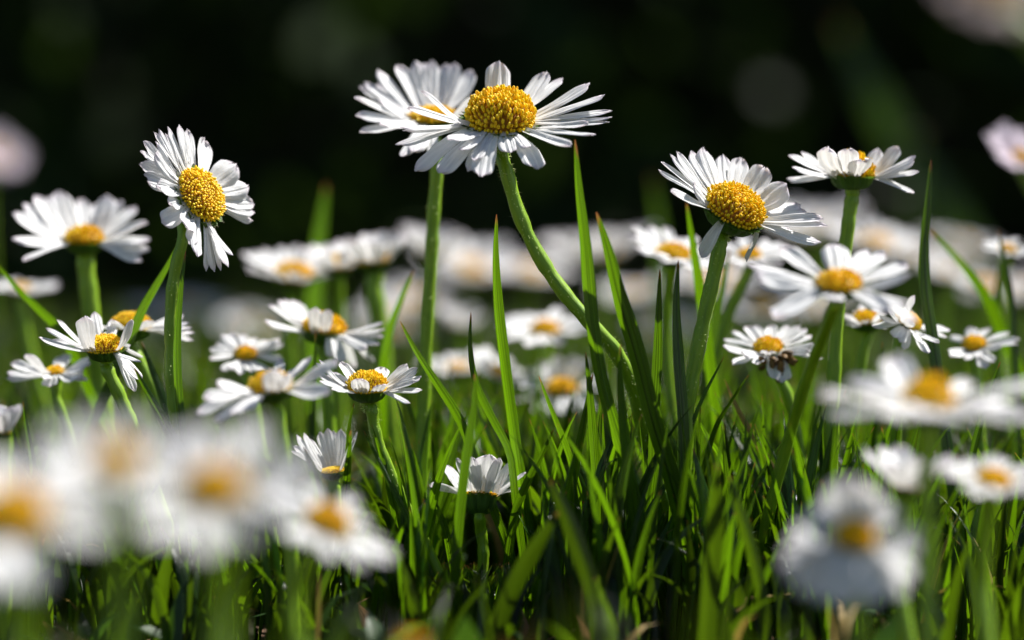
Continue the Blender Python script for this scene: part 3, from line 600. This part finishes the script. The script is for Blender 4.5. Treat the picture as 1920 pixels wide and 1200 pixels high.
# ------------------------------------------------------------------ grass blades that stand out singly
def blade(label, pts, d, wpx, face=0.0, fold=0.3, tint=0.5, mat=None, dd=0.0, name='grass_blade', rows=30, taper=0.35):
    """pts: tip first, photo px; face: turn of the blade about its length, radians"""
    s = d / FPX
    n = len(pts); W = [P(q[0], q[1], d + dd * i / max(1, n - 1)) for i, q in enumerate(pts)]
    last, prev = W[-1], W[-2]; dn = (last - prev).normalized()
    if dn.z > -0.5: dn = Vector((dn.x * .6, dn.y, -0.7)).normalized()
    if last.z > 0:
        k = last.z / -dn.z; W.append(last + dn * k * .5); e = last + dn * k; e.z = -0.002; W.append(e)
    root = W[-1].copy(); root.z = 0
    path = catmull([p - root for p in W], 8)
    L = np.r_[0, np.cumsum(np.linalg.norm(np.diff(path, axis=0), axis=1))]; tt = np.linspace(0, L[-1], rows + 1)
    tt = L[-1] * (tt / L[-1]) ** 1.25
    path = np.stack([np.interp(tt, L, path[:, k]) for k in range(3)], -1)
    tn, S, Bn = frames(path, (math.cos(face), math.sin(face), 0.0))
    cols = np.array([-1, -.55, -.12, .12, .55, 1.0]); V = []; ST = []
    wpm = wpx * s / max(0.6, math.cos(face)) * 0.98
    vis = max(1e-6, L[-1] * 0.24)
    for k in range(len(path)):
        q = min(1, tt[k] / vis); wd = wpm * (0.05 + 0.95 * q ** 0.6 if q < 1 else 1.0)
        for u in cols:
            V.append(path[k] + S[k] * u * wd / 2 + Bn[k] * (abs(u) * fold * wd / 2)); ST.append((u * 1.2, 1 - tt[k] / L[-1], tint))
    o = mk(name, V, grid_faces(len(path), len(cols)), mat or M_GRASS_HERO, None, ST)
    o.location = root; o['label'] = label; o['category'] = 'grass blade'; o['group'] = 'single grass blades standing out of the lawn'
    return o
B = [
 ('tallest grass blade, its tip touching the right petals of the largest daisy', [(1078, 262), (1084, 350), (1096, 460), (1108, 600), (1130, 730), (1168, 860), (1205, 1000)], .3085, 25, -.45, .4),
 ('broad lit blade with red tip and glossy lower part right of the curved stem', [(1118, 398), (1136, 460), (1160, 560), (1192, 670), (1222, 790), (1256, 900), (1300, 1080)], .307, 34, -.6, .35),
 ('straight blade with an orange tip standing alone against the dark, centre', [(931, 402), (929, 480), (934, 580), (948, 700), (964, 820), (980, 930)], .3165, 21, -.3, .45),
 ('narrow upright blade left of the dark pointed one', [(1237, 505), (1234, 580), (1230, 680), (1224, 790), (1222, 900)], .315, 19, -.6, .4),
 ('dark pointed blade just left of the leaning daisy stem', [(1272, 488), (1270, 580), (1276, 680), (1284, 790), (1288, 920)], .314, 23, .65, .3),
 ('short dark brown-tipped blade crossing the curved stem', [(1164, 645), (1164, 700), (1170, 780), (1180, 880), (1190, 960)], .306, 19, .65, .4),
 ('yellow-tipped blade rising to the left petals of the leaning daisy', [(1287, 380), (1296, 440), (1308, 520), (1320, 600), (1335, 720)], .332, 21, -.5, .2),
 ('tall blade with a notched pale tip at upper right', [(1746, 300), (1742, 380), (1735, 460), (1738, 540), (1752, 640), (1768, 760)], .327, 25, .5, .3),
 ('soft bent blade leaning left near the right edge', [(1744, 430), (1800, 492), (1850, 560), (1885, 640)], .348, 24, -.4, .2),
 ('thin wavy blade crossing in the centre left', [(883, 585), (881, 650), (892, 720), (925, 790), (955, 850), (965, 930)], .3165, 15, -.4, .3),
 ('blade in front of the half closed daisy', [(890, 700), (888, 760), (872, 860), (858, 980), (850, 1080)], .305, 19, -.5, .4),
 ('blade with orange tip leaning left from the centre grass', [(750, 602), (780, 660), (822, 725), (862, 790), (888, 860)], .3155, 18, -.3, .4),
 ('slim silvery blade with a dry tip right of the half closed daisy', [(1010, 705), (1026, 750), (1045, 800), (1064, 850), (1078, 900)], .3155, 13, -.8, .3),
 ('dark blade pointing to upper right beside the half closed daisy', [(1038, 805), (1018, 850), (990, 905), (968, 960), (955, 1040)], .313, 17, .5, .3),
 ('thin black-green blade slanting up to the right of the leaning daisy stem', [(1405, 702), (1378, 745), (1346, 800), (1325, 870), (1300, 950), (1290, 1040)], .311, 15, 1.0, .3),
 ('short thin dark blade below the leaning daisy', [(1358, 668), (1342, 700), (1322, 740), (1302, 790), (1290, 850)], .3175, 10, .8, .3),
 ('straw coloured dry blade slanting below the withered daisy', [(1358, 710), (1385, 770), (1420, 830), (1455, 890), (1485, 950)], .325, 13, .2, .3, M_DRY),
 ('greyish dewy blade lying diagonally low in the centre', [(1092, 940), (1130, 970), (1170, 1005), (1205, 1050), (1235, 1110)], .3165, 24, .2, .2),
 ('wide soft blade arching in the low centre foreground', [(1032, 900), (1060, 960), (1090, 1040), (1115, 1120), (1130, 1230)], .290, 34, .2, .35, M_GRASS),
 ('wide soft upright blade in the low foreground right of centre', [(1345, 870), (1342, 960), (1335, 1060), (1325, 1200)], .288, 36, -.1, .3, M_GRASS),
 ('soft yellow-tipped blade low right of the wide upright one', [(1368, 892), (1385, 950), (1410, 1030), (1430, 1120), (1440, 1210)], .292, 24, .2, .3, M_GRASS),
 ('broad dark blade slanting left out of the low centre', [(1048, 960), (1010, 1020), (970, 1090), (930, 1180)], .290, 36, .2, .3, M_GRASS),
 ('blurred tall blade against the dark between the left and centre flowers', [(612, 345), (604, 400), (594, 470), (588, 560), (590, 640)], .400, 34, -.4, .2),
 ('curved blade with a brown tip behind the upright stem', [(776, 508), (752, 560), (730, 620), (718, 700), (716, 780)], .340, 18, -.4, .3),
 ('long blade arching in from the left edge', [(-12, 488), (30, 540), (80, 590), (118, 630), (150, 700)], .335, 22, -.4, .3),
 ('grass blade meeting the sideways daisy under its cup', [(338, 448), (318, 490), (292, 535), (266, 580), (240, 640)], .322, 20, -.5, .3),
 ('folded bright blade running beside the sideways daisy stem', [(348, 470), (338, 540), (330, 640), (332, 730), (342, 830)], .3155, 17, -.55, .45),
 ('pale serrated leaf blade low left under the leaning daisy', [(252, 690), (280, 740), (308, 790), (340, 850), (370, 900)], .312, 22, .3, .4),
 ('bright curved blade under the dark-stemmed daisy at left', [(265, 640), (288, 700), (308, 750), (316, 800)], .328, 20, .3, .3),
 ('short ochre-tipped blade at the left edge', [(43, 752), (50, 800), (60, 860), (66, 940)], .312, 13, .2, .4),
 ('red-tipped blade rising through the blurred right bloom', [(1876, 678), (1862, 720), (1845, 775), (1826, 850), (1810, 940)], .3165, 16, .4, .4),
 ('slim green blade at the right edge crossing the small daisy', [(1872, 430), (1884, 490), (1896, 560), (1900, 640)], .345, 18, .2, .3),
 ('yellow-tipped soft blade left of the ragged small daisy', [(592, 620), (590, 680), (586, 760), (584, 840)], .330, 12, .2, .3),
 ('dark thin blade behind the small sharp daisy', [(664, 755), (655, 800), (652, 860), (648, 930)], .3185, 11, .6, .2),
 ('thin yellowish blade tip above the low left blooms', [(460, 765), (454, 810), (448, 860), (446, 930)], .3165, 5, .1, .1),
 ('bright blade in front of the closing white daisy', [(570, 838), (588, 880), (600, 925), (604, 980), (606, 1040)], .305, 24, .4, .5),
 ('upright blade with a yellow tip before the closing daisy petals', [(658, 806), (655, 850), (650, 910), (648, 980)], .309, 15, .3, .3),
 ('crooked stem-like blade with a withered tip by the small sharp daisy', [(682, 808), (704, 850), (732, 905), (762, 965), (780, 1010)], .3125, 12, .2, .4),
 ('bent blade with ragged dry tip left of the half closed daisy', [(802, 908), (818, 950), (835, 990), (845, 1040)], .3165, 14, .2, .4),
 ('long thin blade right of the half closed daisy base', [(935, 960), (950, 1000), (965, 1050), (975, 1120)], .3175, 8, .2, .3),
 ('upright blade between the right blooms, tall and dark', [(1655, 640), (1652, 720), (1640, 820), (1632, 920)], .328, 14, .8, .3),
 ('curling dark blade beneath the blurred right bloom', [(1640, 800), (1610, 850), (1580, 910), (1560, 980)], .318, 11, .5, .3),
 ('dark blade leaning from the right of the broad lit one', [(1300, 840), (1316, 900), (1330, 960), (1336, 1040)], .310, 22, .5, .3),
 ('long green blade right of the dry straw', [(1492, 590), (1502, 660), (1500, 740), (1490, 820), (1480, 920)], .345, 14, .4, .3),
 ('upright deep green blade crossing the broad lit one low down', [(1098, 660), (1106, 740), (1112, 820), (1118, 920), (1120, 1010)], .312, 18, -.4, .3),
 ('slender blade left of the tallest blade foot', [(1112, 700), (1098, 780), (1082, 870), (1070, 960)], .314, 16, .7, .3),
 ('bright thin blade right of the leaning daisy stem foot', [(1302, 775), (1330, 825), (1352, 860), (1368, 910)], .318, 13, -.6, .3),
 ('blurred tall blade slanting through the dark at upper right', [(1570, 40), (1650, 200), (1745, 350), (1830, 480), (1870, 580)], .80, 60, .1, .1),
 ('faint tall blade in the dark above the right blades', [(1222, 330), (1234, 400), (1240, 470), (1244, 560)], .48, 22, .1, .1),
 ('soft sunlit blade behind the leaning daisy stem', [(1368, 470), (1350, 560), (1330, 650), (1318, 740), (1310, 840)], .342, 18, -.6, .2),
]
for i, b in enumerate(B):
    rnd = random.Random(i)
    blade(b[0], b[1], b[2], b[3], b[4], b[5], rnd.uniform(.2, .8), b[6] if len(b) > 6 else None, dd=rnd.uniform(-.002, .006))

# ------------------------------------------------------------------ the lawn itself
def field(name, n, y0, y1, mat, hfun, w0, seed, rows=8, power=1.0, lean=0.45, zbase=-0.001, xr=None, dr=0.9):
    r = np.random.default_rng(seed)
    yy = (y0 ** (power + 1) + r.random(n) * (y1 ** (power + 1) - y0 ** (power + 1))) ** (1 / (power + 1))
    xx = (r.random(n) * 2 - 1) * (0.19 * yy + 0.035)
    if xr: xx = r.uniform(xr[0], xr[1], n)
    # tufts
    tx = np.round(xx / 0.011 + r.normal(0, .3, n)) * 0.011; ty = np.round(yy / 0.012 + r.normal(0, .3, n)) * 0.012
    mixf = r.random(n) * 0.75
    xx = xx * (1 - mixf) + tx * mixf; yy = np.maximum(y0, yy * (1 - mixf) + ty * mixf)
    H = hfun(yy, r, n)
    ppx = 960 + FPX * xx / yy            # keep the two low daisies clear of turf
    for cx_, half, lim in ((905, 95, 1040), (628, 75, 935)):
        mk_ = (np.abs(ppx - cx_) < half) & (yy < .335); H = np.where(mk_, np.minimum(H, CAM_Z - (lim - 420) / FPX * yy), H)
    az = r.random(n) * 2 * math.pi; le = np.abs(r.normal(0, lean, n)) + 0.05; droop = r.random(n) ** 2 * dr
    w = w0 * (0.5 + r.random(n) * 0.9); fa = r.random(n) * math.pi * 2
    t = np.linspace(0, 1, rows)[None, :]
    bend = le[:, None] * t + droop[:, None] * t ** 3
    cx = xx[:, None] + np.cos(az)[:, None] * H[:, None] * t * bend * 0.9
    cy = yy[:, None] + np.sin(az)[:, None] * H[:, None] * t * bend * 0.9
    cz = zbase + H[:, None] * t * (1 - 0.35 * bend ** 2 * t).clip(0.25, 1)
    wv = w[:, None] * np.where(t < .55, 0.75 + .45 * t, 1.0 * (1 - ((t - .55) / .45) ** 1.7) * 0.97 + 0.03)
    twist = fa[:, None] + t * r.normal(0, .7, n)[:, None]
    sx, sy = np.cos(twist), np.sin(twist)
    tint = r.random(n)
    V = np.zeros((n, rows, 3, 3)); ST = np.zeros((n, rows, 3, 3))
    for j, u in enumerate((-1, 0, 1)):
        V[:, :, j, 0] = cx + sx * wv * u / 2 - sy * (wv * .22 * (u == 0)); V[:, :, j, 1] = cy + sy * wv * u / 2 + sx * (wv * .22 * (u == 0)); V[:, :, j, 2] = cz
        ST[:, :, j, 0] = u; ST[:, :, j, 1] = t; ST[:, :, j, 2] = tint[:, None]
    f = grid_faces(rows, 3)
    F = (f[None] + (np.arange(n) * rows * 3)[:, None, None]).reshape(-1, 4).astype(np.int32)
    o = mk(name, V.reshape(-1, 3), F, mat, None, ST.reshape(-1, 3)); o['kind'] = 'stuff'; return o
def zlim(y):
    pl = np.interp(y, [.15, .28, .305, .325, .37, .5, .8, 1.5], [1120, 1080, 930, 800, 690, 610, 575, 520])
    return CAM_Z - (pl - 420) / FPX * y
def hgrass(y, r, n):
    return (zlim(y) * (0.35 + 0.75 * r.random(n) ** 0.8)).clip(0.006, 0.034)
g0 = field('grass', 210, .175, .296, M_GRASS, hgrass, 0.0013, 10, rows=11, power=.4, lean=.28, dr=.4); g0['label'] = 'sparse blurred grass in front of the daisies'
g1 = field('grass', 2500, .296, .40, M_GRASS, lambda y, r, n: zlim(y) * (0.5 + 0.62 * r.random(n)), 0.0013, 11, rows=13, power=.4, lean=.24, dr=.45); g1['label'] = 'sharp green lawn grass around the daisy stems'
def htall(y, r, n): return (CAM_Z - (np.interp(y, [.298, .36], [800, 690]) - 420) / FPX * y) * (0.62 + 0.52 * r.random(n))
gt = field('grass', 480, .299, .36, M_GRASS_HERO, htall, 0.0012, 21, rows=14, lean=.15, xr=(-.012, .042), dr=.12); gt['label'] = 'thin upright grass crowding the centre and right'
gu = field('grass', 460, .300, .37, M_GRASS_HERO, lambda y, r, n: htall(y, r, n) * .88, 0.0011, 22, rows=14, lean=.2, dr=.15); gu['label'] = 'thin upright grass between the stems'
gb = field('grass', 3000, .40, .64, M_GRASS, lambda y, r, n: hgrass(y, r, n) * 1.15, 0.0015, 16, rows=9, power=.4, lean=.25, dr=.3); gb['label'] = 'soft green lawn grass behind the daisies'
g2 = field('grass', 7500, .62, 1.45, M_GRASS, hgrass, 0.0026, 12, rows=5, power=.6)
g2['label'] = 'blurred far lawn grass glowing green in the sun'
def hlow(y, r, n): return 0.004 + 0.010 * r.random(n)
g3 = field('undergrowth', 1500, .17, .7, M_HERB, hlow, 0.0030, 13, rows=5, power=.4, lean=1.0)
g3['label'] = 'low dark round leaves at the foot of the grass'
def hlit(y, r, n): return 0.003 + 0.006 * r.random(n)
g4 = field('leaf_litter', 2400, .2, .7, M_LITTER, hlit, 0.0022, 14, rows=4, power=.3, lean=1.6)
g4['label'] = 'bits of brown dry leaf lying on the soil'
def hdry(y, r, n): return hgrass(y, r, n) * .9
g5 = field('dry_grass', 800, .2, .8, M_DRY, hdry, 0.0010, 15, rows=7, power=.5); g5['kind'] = 'stuff'; g5['label'] = 'scattered straw coloured dead grass'

# ------------------------------------------------------------------ shaded shrubbery behind the lawn
r = np.random.default_rng(77)
n = 16000
px = r.uniform(-1.9, 1.9, n); py = 1.42 + r.random(n) ** 1.3 * 0.9; pz = r.random(n) * 1.5
py += 0.18 * np.sin(px * 5) + 0.12 * np.sin(pz * 7 + px * 3)
a = r.normal(size=(n, 3)); a /= np.linalg.norm(a, axis=1)[:, None]; b = r.normal(size=(n, 3)); b -= a * (a * b).sum(1)[:, None]; b /= np.linalg.norm(b, axis=1)[:, None]
sz = r.uniform(.022, .045, n)[:, None]
c0 = np.stack([px, py, pz], -1); nn = np.cross(a, b)
pts = [c0 - a * sz, c0 - a * sz * .3 + b * sz * .42 + nn * sz * .1, c0 + a * sz * .5 + b * sz * .34 + nn * sz * .1, c0 + a * sz, c0 + a * sz * .5 - b * sz * .34 + nn * sz * .1, c0 - a * sz * .3 - b * sz * .42 + nn * sz * .1]
V = np.stack(pts, 1); F = (np.array([[0, 1, 4, 5], [1, 2, 3, 4]])[None] + (np.arange(n) * 6)[:, None, None]).reshape(-1, 4)
ST = np.zeros((n, 6, 3)); ST[:, :, 2] = r.random(n)[:, None]; ST[:, :, 1] = .4
o = mk('shrubbery', V.reshape(-1, 3), F.astype(np.int32), M_HEDGE, None, ST.reshape(-1, 3), smooth=False); o['kind'] = 'stuff'; o['label'] = 'dark shaded shrubbery far behind the lawn'
# unseen dark sheet added behind the leaves, so the shrubbery stays dark
bx = np.linspace(-2.4, 2.4, 40); bt = np.linspace(0, 1, 14); X, T = np.meshgrid(bx, bt)
Yb = 2.15 + T * 0.9 + 0.08 * np.sin(X * 6 + T * 9); Zb = -0.01 + 1.5 * T ** .5 + 0.05 * np.sin(X * 9 + T * 5) * T
o = mk('shrub_core', np.stack([X, Yb, Zb], -1), grid_faces(14, 40), M_SOIL); o['kind'] = 'structure'; o['label'] = 'unseen dark core added behind the shrubbery leaves'
